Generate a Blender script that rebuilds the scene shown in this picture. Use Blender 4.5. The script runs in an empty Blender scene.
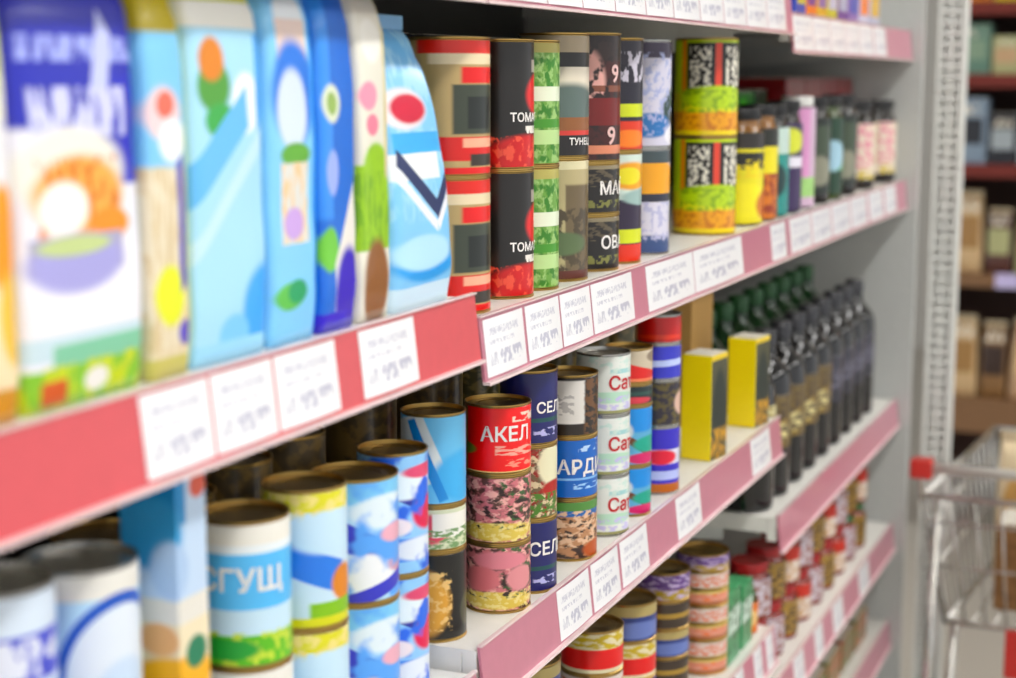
import bpy, bmesh, math, random
from mathutils import Vector, noise as mnoise
random.seed(7)
S = bpy.context.scene
COL = S.collection
# ------------------------------------------------------------------ camera
F, CX, CY = 1650.0, 508.0, 339.0            # focal length and centre in pixels of the 1016x678 frame
VX, VY = 708.0, 260.0                       # vanishing point of the aisle, from the centre
EYE = 1.90
YAW = math.atan2(VX, math.hypot(F, VY)); PIT = math.atan2(VY, F)
RT = Vector((math.cos(YAW), math.sin(YAW), 0))
FH = Vector((-math.sin(YAW), math.cos(YAW), 0)); ZA = Vector((0, 0, 1))
FW = FH * math.cos(PIT) - ZA * math.sin(PIT)
UP = FH * math.sin(PIT) + ZA * math.cos(PIT)
Z0 = 1.626                                  # distance of the rail joint at pixel (480, 318)
off = RT * ((480 - CX) / F * Z0) + UP * ((CY - 318) / F * Z0) + FW * Z0
CAM = Vector((-off.x, 0, EYE))              # the price rails lie in the plane X = 0
cd = bpy.data.cameras.new('camera'); cam = bpy.data.objects.new('camera', cd); COL.objects.link(cam)
cd.sensor_width = 36; cd.lens = 36 * F / 1016; cd.clip_start = .02; cd.clip_end = 60
cam.location = CAM; cam.rotation_euler = (math.pi / 2 - PIT, 0, YAW)
cd.dof.use_dof = True; cd.dof.focus_distance = 1.86; cd.dof.aperture_fstop = 3.3
S.camera = cam
# ------------------------------------------------------------------ world, exposure
S.view_settings.view_transform = 'Standard'; S.view_settings.look = 'None'
S.view_settings.gamma = 1; S.view_settings.use_curve_mapping = False
S.view_settings.exposure = 0.0
W = bpy.data.worlds.new('world'); S.world = W; W.use_nodes = True
W.node_tree.nodes['Background'].inputs[0].default_value = (.96, .98, 1, 1)
W.node_tree.nodes['Background'].inputs[1].default_value = .92
LAMP = 20.5                                 # strength of the ceiling tubes


def proj(p):
    v = Vector(p) - CAM; z = v.dot(FW)
    return CX + F * v.dot(RT) / z, CY - F * v.dot(UP) / z, z
def yat(px, X, Z):                          # Y along the aisle of the point (X, ?, Z) seen in column px
    k = (px - CX) / F; v = Vector((X - CAM.x, 0, Z - EYE))
    return (k * v.dot(FW) - v.dot(RT)) / (RT.y - k * FW.y)
def zat(py, X, Y):                          # height of the point (X, Y, ?) seen in row py
    k = (CY - py) / F; v = Vector((X - CAM.x, Y, 0))
    return EYE + (k * v.dot(FW) - v.dot(UP)) / (UP.z - k * FW.z)

# ------------------------------------------------------------------ materials
def lin(h):
    if not isinstance(h, str): return tuple(h) + (1,)
    c = [int(h[i:i + 2], 16) / 255 for i in (0, 2, 4)]
    return tuple(x / 12.92 if x <= .04045 else ((x + .055) / 1.055) ** 2.4 for x in c) + (1,)
MATS = {}
def mat(name, col, rough=.5, metal=0., coat=0., emit=0., bump=0., bscale=60, trans=0., ior=1.45):
    if name in MATS: return MATS[name]
    m = bpy.data.materials.new(name); m.use_nodes = True; nt = m.node_tree; b = nt.nodes['Principled BSDF']
    b.inputs['Base Color'].default_value = lin(col); b.inputs['Roughness'].default_value = rough
    b.inputs['Metallic'].default_value = metal; b.inputs['Coat Weight'].default_value = coat
    b.inputs['Coat Roughness'].default_value = .12; b.inputs['IOR'].default_value = ior
    b.inputs['Transmission Weight'].default_value = trans
    if emit:
        b.inputs['Emission Color'].default_value = lin(col); b.inputs['Emission Strength'].default_value = emit
    tc = nt.nodes.new('ShaderNodeTexCoord'); n = nt.nodes.new('ShaderNodeTexNoise')
    n.inputs['Scale'].default_value = bscale; n.inputs['Detail'].default_value = 3
    nt.links.new(tc.outputs['Object'], n.inputs['Vector'])
    if not emit:                            # slight unevenness of tone
        mx = nt.nodes.new('ShaderNodeMix'); mx.data_type = 'RGBA'; mx.blend_type = 'MULTIPLY'
        mx.inputs[0].default_value = .12; mx.inputs[6].default_value = lin(col)
        nt.links.new(n.outputs['Fac'], mx.inputs[7]); nt.links.new(mx.outputs[2], b.inputs['Base Color'])
    if bump:
        bp = nt.nodes.new('ShaderNodeBump'); bp.inputs['Strength'].default_value = bump; bp.inputs['Distance'].default_value = .002
        nt.links.new(n.outputs['Fac'], bp.inputs['Height']); nt.links.new(bp.outputs[0], b.inputs['Normal'])
    MATS[name] = m; return m

def ink(h):                                 # printing inks: a touch more chroma than the plain swatch
    c = lin(h); g = .3 * c[0] + .59 * c[1] + .11 * c[2]
    return tuple(min(1, max(0, g + (x - g) * 1.22)) for x in c[:3]) + (1,)
def pm(name, base, shapes, rough=.32, coat=.25):
    """printed packaging: flat shapes laid out in the pack's own UV map.
    ('r',u0,v0,u1,v1,col[,deg]) rectangle, ('e',cu,cv,ru,rv,col) ellipse, ('o',cu,cv,ru,rv,col,inner) ring,
    ('t',u0,v0,u1,v1,col,fu,fv[,thr]) rows of small print, ('n',u0,v0,u1,v1,col,scale,thr) mottled picture"""
    if name in MATS: return MATS[name]
    m = bpy.data.materials.new(name); m.use_nodes = True; nt = m.node_tree; b = nt.nodes['Principled BSDF']
    b.inputs['Roughness'].default_value = rough; b.inputs['Coat Weight'].default_value = coat
    b.inputs['Coat Roughness'].default_value = .15
    N = nt.nodes.new; L = nt.links.new
    uv = N('ShaderNodeUVMap').outputs[0]
    def vm(op, a, val=None):
        n = N('ShaderNodeVectorMath'); n.operation = op; L(a, n.inputs[0])
        if val is not None: n.inputs[1].default_value = val
        return n
    def mt(op, a, bb):
        n = N('ShaderNodeMath'); n.operation = op; L(a, n.inputs[0])
        if isinstance(bb, (int, float)): n.inputs[1].default_value = bb
        else: L(bb, n.inputs[1])
        return n.outputs[0]
    def soft(val, mid, wid, up=False):      # printed picture edges are never knife sharp
        n = N('ShaderNodeMapRange'); n.interpolation_type = 'SMOOTHSTEP'; L(val, n.inputs['Value'])
        n.inputs['From Min'].default_value = mid - wid; n.inputs['From Max'].default_value = mid + wid
        n.inputs['To Min'].default_value = 0 if up else 1; n.inputs['To Max'].default_value = 1 if up else 0
        return n.outputs[0]
    def rect(u0, v0, u1, v1, deg=0):
        o = vm('SUBTRACT', uv, ((u0 + u1) / 2, (v0 + v1) / 2, 0)).outputs[0]
        if deg:
            r = N('ShaderNodeVectorRotate'); r.rotation_type = 'Z_AXIS'; L(o, r.inputs['Vector'])
            r.inputs['Angle'].default_value = -math.radians(deg); o = r.outputs[0]
        o = vm('MULTIPLY', o, (2 / (u1 - u0), 2 / (v1 - v0), 0)).outputs[0]
        o = vm('ABSOLUTE', o).outputs[0]
        s = N('ShaderNodeSeparateXYZ'); L(o, s.inputs[0])
        return soft(mt('MAXIMUM', s.outputs[0], s.outputs[1]), 1.0, .04)
    def ell(cu, cv, ru, rv):
        o = vm('SUBTRACT', uv, (cu, cv, 0)).outputs[0]
        o = vm('MULTIPLY', o, (1 / ru, 1 / rv, 0)).outputs[0]
        return vm('LENGTH', o).outputs['Value']
    def nz(su, sv, seed):
        o = vm('MULTIPLY', uv, (su, sv, 1)).outputs[0]
        o = vm('ADD', o, (seed * 7.3, seed * 3.1, 0)).outputs[0]
        t = N('ShaderNodeTexNoise'); t.noise_dimensions = '2D'; t.inputs['Scale'].default_value = 1
        t.inputs['Detail'].default_value = 2.5; L(o, t.inputs['Vector']); return t.outputs['Fac']
    cur = None
    for k, s in enumerate(shapes):
        if s[0] == 'r': fac = rect(*s[1:5], *(s[6:7]))
        elif s[0] == 'e': fac = soft(ell(*s[1:5]), 1.0, .16)
        elif s[0] == 'o':
            l = ell(*s[1:5]); fac = mt('MULTIPLY', mt('LESS_THAN', l, 1.0), mt('GREATER_THAN', l, s[6]))
        elif s[0] == 't':
            fac = mt('MULTIPLY', rect(*s[1:5]), soft(nz(s[6] * 1.3, s[7] * 1.2, k + len(name)), s[8] if len(s) > 8 else .52, .03, True))
        else:
            fac = mt('MULTIPLY', rect(*s[1:5]), soft(nz(s[6] * 1.7, s[6] * 1.7, k + len(name)), s[7], .07, True))
        mx = N('ShaderNodeMix'); mx.data_type = 'RGBA'; L(fac, mx.inputs[0])
        if cur is None: mx.inputs[6].default_value = ink(base)
        else: L(cur, mx.inputs[6])
        mx.inputs[7].default_value = ink(s[5]); cur = mx.outputs[2]
    if cur is None: b.inputs['Base Color'].default_value = ink(base)
    else: L(cur, b.inputs['Base Color'])
    MATS[name] = m; return m

GOLD = mat('tin_gold', 'C9A45C', .28, .9); STEEL = mat('tin_steel', 'C8C6C0', .25, .95)
DECK = mat('cream_enamel', 'EFEDE6', .4, bump=.05); PANEL = mat('grey_enamel', 'C6C8C5', .5, bump=.05)
BACKP = mat('back_panel_enamel', '4E4B48', .6); POSTM = mat('post_enamel', 'E6E7E2', .45)  # back panel colour darkened to stand for shade inside the shelves
RAILR = mat('rail_red_plastic', 'DC5259', .3, coat=.5); RAILP = mat('rail_faded_red_plastic', 'CE8094', .3, coat=.5)  # second rail red is paler and pinker
LIPM = mat('rail_lip_plastic', 'F0D8D8', .25, coat=.4)

# ------------------------------------------------------------------ mesh helpers
def mesh_obj(name, bm, m, parent=None, smooth=False):
    me = bpy.data.meshes.new(name); bm.to_mesh(me); bm.free()
    for x in (m if isinstance(m, (list, tuple)) else [m]): me.materials.append(x)
    if smooth:
        for p in me.polygons: p.use_smooth = True
    return link(name, me, parent)
def link(name, me, parent=None, loc=None, rz=0):
    o = bpy.data.objects.new(name, me); COL.objects.link(o)
    if parent is not None: o.parent = parent
    if loc is not None: o.location = loc
    if rz: o.rotation_euler.z = rz
    return o
def tag(o, label, cat, group=None):
    o['label'] = label; o['category'] = cat
    if group: o['group'] = group
    return o
def struct(o, label=None):
    o['kind'] = 'structure'
    if label: o['label'] = label
    return o
def thing(name, label, cat, loc=(0, 0, 0), rz=0, group=None):
    o = link(name, None, None, loc, rz); o.empty_display_size = .02
    return tag(o, label, cat, group)
def bx(bm, x0, y0, z0, x1, y1, z1, mi=0, bev=0):
    vs = [bm.verts.new((x, y, z)) for x in (x0, x1) for y in (y0, y1) for z in (z0, z1)]
    q = [(0, 1, 3, 2), (4, 6, 7, 5), (0, 4, 5, 1), (2, 3, 7, 6), (0, 2, 6, 4), (1, 5, 7, 3)]
    fs = [bm.faces.new([vs[i] for i in t]) for t in q]
    for f in fs: f.material_index = mi
    if bev:
        es = list({e for f in fs for e in f.edges})
        r = bmesh.ops.bevel(bm, geom=es, offset=bev, segments=2, affect='EDGES', profile=.6)
        for f in r['faces']: f.material_index = mi
def box(name, x0, y0, z0, x1, y1, z1, m, parent=None, bev=0):
    bm = bmesh.new(); bx(bm, x0, y0, z0, x1, y1, z1, 0, bev); return mesh_obj(name, bm, m, parent)
CACHE = {}
def lathe(key, prof, m, n=40, uvr=None, smooth=True, cap=True):
    """surface of revolution about Z. u runs over the half of the pack that faces local +X, v over uvr"""
    key = (key, m.name)
    if key in CACHE: return CACHE[key]
    bm = bmesh.new(); uvl = bm.loops.layers.uv.new('UVMap'); rings = []
    for r, z in prof:
        rings.append([bm.verts.new((max(r, .0004) * math.cos(2 * math.pi * i / n - math.pi), max(r, .0004) * math.sin(2 * math.pi * i / n - math.pi), z)) for i in range(n)])
    z0, z1 = uvr or (min(p[1] for p in prof), max(p[1] for p in prof))
    for a, b in zip(rings, rings[1:]):
        for i in range(n):
            j = (i + 1) % n
            f = bm.faces.new((a[i], a[j], b[j], b[i]))
            for l, k in zip(f.loops, (i, i + 1, i + 1, i)):
                l[uvl].uv = (.5 + (2 * k / n - 1), (l.vert.co.z - z0) / (z1 - z0))
    if cap and prof[0][0] > .0005: bm.faces.new(list(reversed(rings[0])))
    if cap and prof[-1][0] > .0005: bm.faces.new(rings[-1])
    me = bpy.data.meshes.new(str(key[0])[:30]); bm.to_mesh(me); bm.free(); me.materials.append(m)
    if smooth:
        for p in me.polygons: p.use_smooth = len(p.vertices) == 4
        if hasattr(me, 'set_sharp_from_angle'): me.set_sharp_from_angle(angle=math.radians(40))
    CACHE[key] = me; return me
def text_mesh(txt, size, m, wrap=None, bold=.0, ysc=1.0):
    """lettering cut from thin sheet; wrap = radius bends it round a can (facing +X)"""
    key = ('txt', txt, size, m.name, wrap, bold, ysc)
    if key in CACHE: return CACHE[key]
    cu = bpy.data.curves.new('lettering', 'FONT'); cu.body = txt; cu.size = size; cu.align_x = 'CENTER'; cu.align_y = 'CENTER'
    cu.offset = bold; cu.resolution_u = 3
    o = bpy.data.objects.new('lettering_tmp', cu); COL.objects.link(o)
    dg = bpy.context.evaluated_depsgraph_get(); dg.update()
    me = bpy.data.meshes.new_from_object(o.evaluated_get(dg)); bpy.data.objects.remove(o)
    if wrap:
        bm = bmesh.new(); bm.from_mesh(me)
        for k in range(-12, 13):
            g = bm.verts[:] + bm.edges[:] + bm.faces[:]
            bmesh.ops.bisect_plane(bm, geom=g, plane_co=(k * wrap * .16, 0, 0), plane_no=(1, 0, 0))
        bm.to_mesh(me); bm.free()
    for v in me.vertices:
        y, z = v.co.x, v.co.y * ysc
        if wrap: v.co = ((wrap + .0006) * math.cos(y / wrap), (wrap + .0006) * math.sin(y / wrap), z)
        else: v.co = (.0006, y, z)
    me.materials.clear(); me.materials.append(m); CACHE[key] = me; return me

# ------------------------------------------------------------------ packages
def face_cam(p, extra=0): return math.atan2(CAM.y - p[1], CAM.x - p[0]) + math.radians(extra)
def can(label, loc, r, h, lab, rz, metal=GOLD, group=None, texts=(), cat='can', name='food_can'):
    t = thing(name, label, cat, loc, rz, group)
    e = .0014
    body = lathe(('canbody', r, h), [(r - .004, 0), (r, 0), (r, e), (r - .0015, e + .001), (r - .0015, h - e - .001), (r, h - e), (r, h), (r - .0015, h), (r - .002, h - .004)], metal, cap=False)
    link('body', body, t)
    link('lid', lathe(('canlid', r, h), [(r - .0021, h - .0055), (r - .0021, h - .004), (r - .009, h - .0045), (r - .010, h - .0035), (r * .62, h - .0035), (r * .6, h - .0042), (0, h - .0042)], mat('tin_lid_bronze', '8E7440', .3, .9) if metal is GOLD else metal), t)  # gold lids coloured darker to imitate the dark shelf underside they reflect
    link('paper_label', lathe(('canlab', r, h), [(r - .0008, .003), (r - .0004, .0034), (r - .0004, h - .0034), (r - .0008, h - .003)], lab, 48, cap=False), t)
    for (tx, size, v, mm, du) in texts:
        link('lettering', text_mesh(tx, size, mm, wrap=r, bold=size * .02), t, (0, 0, v * h), math.radians(du))
    return t
def jar(label, loc, r, h, lab, rz, lidm, glassm, group=None, l0=.1, l1=.68, name='jar', texts=()):
    t = thing(name, label, 'jar', loc, rz, group)
    hl = .016; hb = h - hl
    link('body', lathe(('jarbody', r, h), [(r * .85, 0), (r * .97, .003), (r, .008), (r, hb * .76), (r * .96, hb * .84), (r * .82, hb * .92), (r * .78, hb * .95), (r * .78, hb)], glassm), t)
    link('lid', lathe(('jarlid', r, h), [(r * .84, hb - .002), (r * .86, hb), (r * .86, h - .003), (r * .83, h), (r * .7, h), (r * .68, h - .001), (0, h - .001)], lidm), t)
    link('paper_label', lathe(('jarlab', r, h, l0, l1), [(r, l0 * h), (r + .0006, l0 * h + .0004), (r + .0006, l1 * h - .0004), (r, l1 * h)], lab, 48, cap=False), t)
    for (tx, size, v, mm, du) in texts:
        link('lettering', text_mesh(tx, size, mm, wrap=r + .0006, bold=size * .02), t, (0, 0, v * h), math.radians(du))
    return t
def bottle(label, loc, r, h, lab, rz, capm, glassm, group=None, l0=.16, l1=.48, name='sauce_bottle'):
    t = thing(name, label, 'bottle', loc, rz, group)
    link('body', lathe(('botbody', r, h), [(r * .8, 0), (r * .97, .003), (r, .01), (r, h * .66), (r * .97, h * .71), (r * .86, h * .76), (r * .6, h * .81), (r * .42, h * .84), (r * .38, h * .9), (r * .38, h * .93)], glassm), t)
    link('cap', lathe(('botcap', r, h), [(r * .37, h * .9), (r * .42, h * .905), (r * .42, h * .99), (r * .38, h), (0, h)], capm, 24), t)
    link('paper_label', lathe(('botlab', r, h, l0, l1), [(r, l0 * h), (r + .0006, l0 * h + .0004), (r + .0006, l1 * h - .0004), (r, l1 * h)], lab, 40, cap=False), t)
    return t
def carton_mesh(w, d, h, m):
    """box whose printed front faces +X; u 0..1 over the front, below 0 round the end that faces -Y"""
    key = ('carton', round(w, 4), round(d, 4), round(h, 4), m.name)
    if key in CACHE: return CACHE[key]
    bm = bmesh.new(); bx(bm, -d, -w / 2, 0, 0, w / 2, h, 0, min(w, d, h) * .035)
    uvl = bm.loops.layers.uv.new('UVMap')
    for f in bm.faces:
        n = f.normal; f.normal_update(); n = f.normal
        for l in f.loops:
            c = l.vert.co; v = c.z / h
            if abs(n.y) > abs(n.x) and abs(n.y) > abs(n.z): u = -.02 + c.x / w if n.y < 0 else 1.02 - c.x / w
            elif abs(n.z) > .7: u = c.y / w + .5; v = 1 - c.x / h if n.z > 0 else -.2
            else: u = min(max(c.y / w + .5, .0), 1)
            l[uvl].uv = (u, v)
    me = bpy.data.meshes.new('carton'); bm.to_mesh(me); bm.free(); me.materials.append(m); CACHE[key] = me; return me
def carton(label, loc, w, d, h, m, rz=0, group=None, name='carton', cat='box', flap=True):
    t = thing(name, label, cat, loc, rz, group)
    link('body', carton_mesh(w, d, h, m), t)
    if flap:
        bm = bmesh.new(); bx(bm, -d * .97, -w * .47, h, -d * .5 - .0006, w * .47, h + .0012); bx(bm, -d * .5 + .0006, -w * .47, h, -d * .03, w * .47, h + .0012)
        mesh_obj('top_flap', bm, mat('flap_board', 'D8D2C4', .7), t)
    return t
def pouch(label, loc, w, d, h, m, sealm, rz=0, lean=0., group=None, name='food_pouch', taper=.0, seed=0, flat=.93, full=9):
    """standing gusset bag: full at the foot, pressed flat to a crimped seal at the head. front faces +X"""
    t = thing(name, label, 'pouch', loc, rz, group)
    nu, nv = 44, 30
    def prof(k):
        b = max(.0018, (d / 2) * (1 - k ** full) ** .5) if k < 1 else .0018
        b *= (.86 + .14 * min(1, k / .12))
        a = (w / 2) * (1 - taper * k ** 2)
        return a, b
    def ring(bm, k, z):
        a, b = prof(k); out = []
        for i in range(nu):
            th = 2 * math.pi * i / nu; c, s = math.cos(th), math.sin(th); ex = .34 + .4 * (k ** 3)
            x = b * math.copysign(abs(c) ** ex, c); y = a * math.copysign(abs(s) ** (.2 if k < .9 else .4), s)
            wr = .0022 * mnoise.noise((y * 38 + seed, z * 22, x * 30 + seed * 2)) * (1 if b > .004 else .2)
            out.append(bm.verts.new((-d / 2 - lean * k ** 1.6 * d + x + wr, y, z)))
        return out
    bm = bmesh.new(); uvl = bm.loops.layers.uv.new('UVMap')
    rows = [ring(bm, min(1, j / nv), j / nv * h * flat) for j in range(nv + 1)]
    bm.faces.new(list(reversed(rows[0])))
    for a, b in zip(rows, rows[1:]):
        for i in range(nu): bm.faces.new((a[i], a[(i + 1) % nu], b[(i + 1) % nu], b[i]))
    for f in bm.faces:
        for l in f.loops: l[uvl].uv = (l.vert.co.y / w + .5, l.vert.co.z / h)
    mesh_obj('body', bm, m, t, True)
    bm = bmesh.new(); a = (w / 2) * (1 - taper); xs = -d / 2 - lean * d
    n = 9
    for j in range(n):
        z0 = h * flat + (h * (1 - flat)) * j / n; z1 = h * flat + (h * (1 - flat)) * (j + 1) / n
        k = .0018 if j % 2 else .0012
        bx(bm, xs - k, -a, z0, xs + k, a, z1)
    mesh_obj('crimped_seal', bm, sealm, t)
    return t

# ------------------------------------------------------------------ the store
def hdrop(px, py):                          # height at which the ray through a pixel meets the rail plane X = 0
    d = RT * ((px - CX) / F) + UP * ((CY - py) / F) + FW
    return EYE - CAM.x / d.x * d.z
ZM1, ZM2 = hdrop(465, 297), hdrop(480, 318)
ZL2 = hdrop(620, 540); ZL3 = hdrop(775, 520); ZB2 = hdrop(767, 634); ZB3 = hdrop(830, 608)
RH = .064
ZL1 = ZL2 - .022
ZT2 = hdrop(650, 18.5) + RH; ZT3 = hdrop(850, 55.5) + RH
YJ1 = yat(478, 0, ZM2); YJ2 = yat(786, 0, ZM2); YE = yat(906, 0, ZM2); YS = YJ1 - 1.25
FL = struct(box('floor', -4, -8, -.1, 6, 12, 0, mat('floor_tile', 'B9B2A6', .35, coat=.2)), 'pale grey polished shop floor')
struct(box('ceiling', -4, -8, 3.4, 6, 12, 3.5, mat('ceiling_white', 'E8E8E6', .8)), 'white shop ceiling')
struct(box('wall_far', -4, 11.9, 0, 6, 12, 3.4, mat('wall_paint', 'D8D4CC', .8)), 'pale plaster wall at the end of the shop')
def tube_lamp(x, y, L=2.4):
    t = thing('ceiling_lamp', 'white linear ceiling lamp above the aisle', 'lamp', (x, y, 3.4), 0, 'linear lamps over the aisle')
    bm = bmesh.new(); bx(bm, -.12, -L / 2, -.06, .12, L / 2, 0, 0, .006); mesh_obj('housing', bm, mat('lamp_housing', 'EEEEEE', .5), t)
    bm = bmesh.new(); bx(bm, -.1, -L / 2 + .02, -.075, .1, L / 2 - .02, -.0605); mesh_obj('diffuser', bm, mat('lamp_diffuser', (1, .985, .96), .5, emit=LAMP), t)
for yy in (-4.4, -1.6, 1.2, 4.0, 6.8): tube_lamp(1.15, yy)  # rearmost lamp is added, unseen, to brighten faces turned to the camera
for yy in (-1.6, 1.2, 4.0): tube_lamp(3.4, yy)

# ------------------------------------------------------------------ shelving bays
DEP = .47; DT = .032; TILT = .11
def bay(label, y0, y1, shelves, cols, side=False):
    t = thing('shelving_bay', label, 'shelf', (0, y0, 0), 0, 'shelving bays along the aisle'); L = y1 - y0
    box('back_panel', -DEP - .02, .002, .02, -DEP - .004, L - .002, 2.34, BACKP, t)
    for yy in (.0, L - .03):
        bm = bmesh.new(); bx(bm, -DEP - .07, yy, 0, -DEP - .021, yy + .03, 2.36, 0, .003); mesh_obj('upright', bm, POSTM, t)
    box('base_plinth', -DEP, .004, 0, -.04, L - .004, .12, PANEL, t)
    for Z, rm in shelves:
        bm = bmesh.new()
        bx(bm, -DEP, .003, Z - .004 - .004, -.004, L - .003, Z - .004, 0, 0)          # tray top
        bx(bm, -.02, .003, Z - DT - .014, -.0045, L - .003, Z - .0081)                 # folded front edge
        bx(bm, -DEP, .003, Z - DT, -.021, .02, Z - .0081); bx(bm, -DEP, L - .02, Z - DT, -.021, L - .003, Z - .0081)
        s = mesh_obj('shelf', bm, DECK, t)
        bm = bmesh.new()
        bx(bm, -.004, .004, Z - RH, -.001, L - .004, Z, 0)                             # red backing of the rail
        bx(bm, -.004, .004, Z - RH - .003, .0045, L - .004, Z - RH, 1)                 # lower lip
        bx(bm, -.004, .004, Z, .0015, L - .004, Z + .0015, 1)                          # upper lip
        for v in bm.verts: v.co.x += (Z - v.co.z) * TILT                               # leans out at the foot
        mesh_obj('price_rail', bm, [rm, LIPM], s)
        for yy in (.006, L - .009):
            bm = bmesh.new(); v = [bm.verts.new((x, yy + k, z)) for k in (0, .003) for x, z in ((-DEP, Z - DT - .06), (-DEP, Z - DT), (-.1, Z - DT), (-.1, Z - DT - .02))]
            bm.faces.new(v[:4]); bm.faces.new(v[4:][::-1])
            for i in range(4): bm.faces.new((v[i], v[(i + 1) % 4], v[4 + (i + 1) % 4], v[4 + i]))
            bmesh.ops.recalc_face_normals(bm, faces=bm.faces[:]); mesh_obj('bracket', bm, POSTM, s)
    return t
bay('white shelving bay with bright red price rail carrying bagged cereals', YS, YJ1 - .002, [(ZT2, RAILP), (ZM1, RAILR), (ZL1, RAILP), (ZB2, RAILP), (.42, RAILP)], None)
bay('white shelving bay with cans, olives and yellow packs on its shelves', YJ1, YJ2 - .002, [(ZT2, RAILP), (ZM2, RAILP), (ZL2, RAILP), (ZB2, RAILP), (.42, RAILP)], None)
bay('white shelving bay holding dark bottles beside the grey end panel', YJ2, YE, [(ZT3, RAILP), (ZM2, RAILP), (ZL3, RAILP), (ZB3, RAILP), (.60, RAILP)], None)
# grey end panel and the slotted post beyond it
XP = .028
t = thing('end_panel', 'grey sheet metal end panel closing the row of shelving bays', 'panel', (0, YE + .004, 0))
bm = bmesh.new(); bx(bm, -DEP - .08, 0, 0, XP, .02, 2.42, 0, .002); mesh_obj('sheet', bm, PANEL, t)
bm = bmesh.new(); bx(bm, -DEP - .09, -.001, 2.42, XP + .006, .024, 2.44, 0, .002); mesh_obj('top_cap', bm, PANEL, t)
# post: its left and right edges are read off at eye height
YP = YE + .06; pk = lambda px: CAM.x + ((lambda d: d.x / d.y)(RT * ((px - CX) / F) + FW + UP * ((CY - 250) / F))) * YP
X0, X1 = pk(929), pk(957)
t = thing('slotted_post', 'white steel shelving post with rows of small slots', 'post', (0, YP, 0))
bm = bmesh.new(); wq = X1 - X0
bx(bm, X0, .018, 0, X1, .05, 2.6); bx(bm, X0, .004, 0, X0 + .003, .018, 2.6); bx(bm, X1 - .003, .004, 0, X1, .018, 2.6)
for a, b in ((0, .16), (.43, .57), (.84, 1)): bx(bm, X0 + wq * a, 0, 0, X0 + wq * b, .004, 2.6)
zz = 0.0
while zz < 2.6:
    for a, b in ((.16, .43), (.57, .84)): bx(bm, X0 + wq * a, 0, zz, X0 + wq * b, .004, zz + .011)
    zz += .025
mesh_obj('column', bm, POSTM, t)
bm = bmesh.new(); bx(bm, X0 - .02, -.01, 0, X1 + .02, .07, .012, 0, .002); mesh_obj('foot_plate', bm, POSTM, t).location.x = 0

# ------------------------------------------------------------------ price tags
def tag_mat(k):
    r = random.Random(k); u = .1 + .1 * r.random()
    return pm('tag_print_%d' % k, 'F6F6F8', [('t', .1, .7, .85, .84, 'D0D0DA', 22, 9, .5), ('t', .1, .54, .7, .62, 'D0D0DA', 22, 9, .5), ('t', .3, .16, .9, .42, 'C2C2D0', 12, 5, .5), ('t', .08, .18, .26, .4, 'CACAD4', 30, 2, .5)], .3, .5)
TAGM = [tag_mat(k) for k in range(4)]
tcount = 0
def tags(px_pairs, Z, label, group):
    global tcount
    for a, b in px_pairs:
        y0, y1 = yat(a, 0, Z), yat(b, 0, Z); h = RH - .006
        bm = bmesh.new(); uvl = bm.loops.layers.uv.new('UVMap')
        w = y1 - y0 - .002; n = 6; vs = []
        for i in range(n + 1):                                   # paper slip bowed a little out of the rail
            x = .0002 + .0016 * math.sin(math.pi * i / n); y = -w / 2 + w * i / n
            vs.append([bm.verts.new((x + dx, y, z)) for dx in (0, .0006) for z in (0, h)])
        for p, q in zip(vs, vs[1:]):
            bm.faces.new((p[2], q[2], q[3], p[3])); bm.faces.new((p[0], p[1], q[1], q[0])); bm.faces.new((p[1], p[3], q[3], q[1])); bm.faces.new((p[0], q[0], q[2], p[2]))
        for p in (vs[0], vs[-1]): bm.faces.new((p[0], p[2], p[3], p[1]))
        bmesh.ops.recalc_face_normals(bm, faces=bm.faces[:])
        for f in bm.faces:
            for l in f.loops: l[uvl].uv = (l.vert.co.y / w + .5, l.vert.co.z / h)
        o = mesh_obj('price_tag', bm, TAGM[tcount % 4]); tcount += 1
        o.location = (-.0009 + (RH - .003) * TILT, (y0 + y1) / 2, Z - RH + .003); o.rotation_euler.y = -math.atan(TILT)
        tag(o, label if isinstance(label, str) else label[px_pairs.index((a, b))], 'price tag', group)
tags([(137, 207), (208, 271), (272, 334), (357, 413)], ZM1, ['white price tag in the bright red rail below the yellow edged sky blue bag', 'white price tag in the bright red rail below the ice blue bag', 'white price tag in the bright red rail below the blue arch bag', 'white price tag alone in the red rail below the white lime bag'], 'tags under the cereals')
tags([(482, 522), (524, 558), (559, 589), (590, 631), (645, 692), (692.5, 741), (770, 785)], ZM2, ['white price tag at the bay joint below the red and black cans', 'white price tag below the black tomato cans', 'white price tag below the green vegetable cans', 'white price tag below the black lettered cans', 'white price tag below the white labelled cans', 'white price tag below the yellow olive cans', 'white price tag below the orange brown jar at the bay end'], 'tags under the tall cans')
tags([(789, 810), (811, 830), (831, 849), (850, 866), (868, 882), (884, 895)], ZM2, 'white price tag in the rail below the small dark jars', 'tags under the small jars')
tags([(556, 588), (590, 617), (619, 646), (675, 699), (750, 769)], ZL2, ['white price tag below the navy cans', 'white price tag below the blue fish cans', 'white price tag below the white script cans', 'white price tag below the violet and white cans', 'white price tag at the rail end below the yellow packs'], 'tags under the meat cans')
tags([(505, 542), (542.5, 578), (578.5, 611), (611.5, 642), (642.5, 670), (670.5, 697), (697.5, 721), (721.5, 744), (744.5, 765), (765.5, 784)], ZT2, 'white price tag in the top rail above the tall cans', 'tags on the top rail')
tags([(792, 812), (812.5, 829), (829.5, 844), (844.5, 858), (858.5, 872), (873, 885)], ZT3, 'white price tag in the top rail above the small jars', 'tags on the top rail of the end bay')
tags([(735, 743), (753, 761), (765, 772)], ZB2, 'white price tag in the rail under the stacked fish tins', 'tags under the fish tins')
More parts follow.
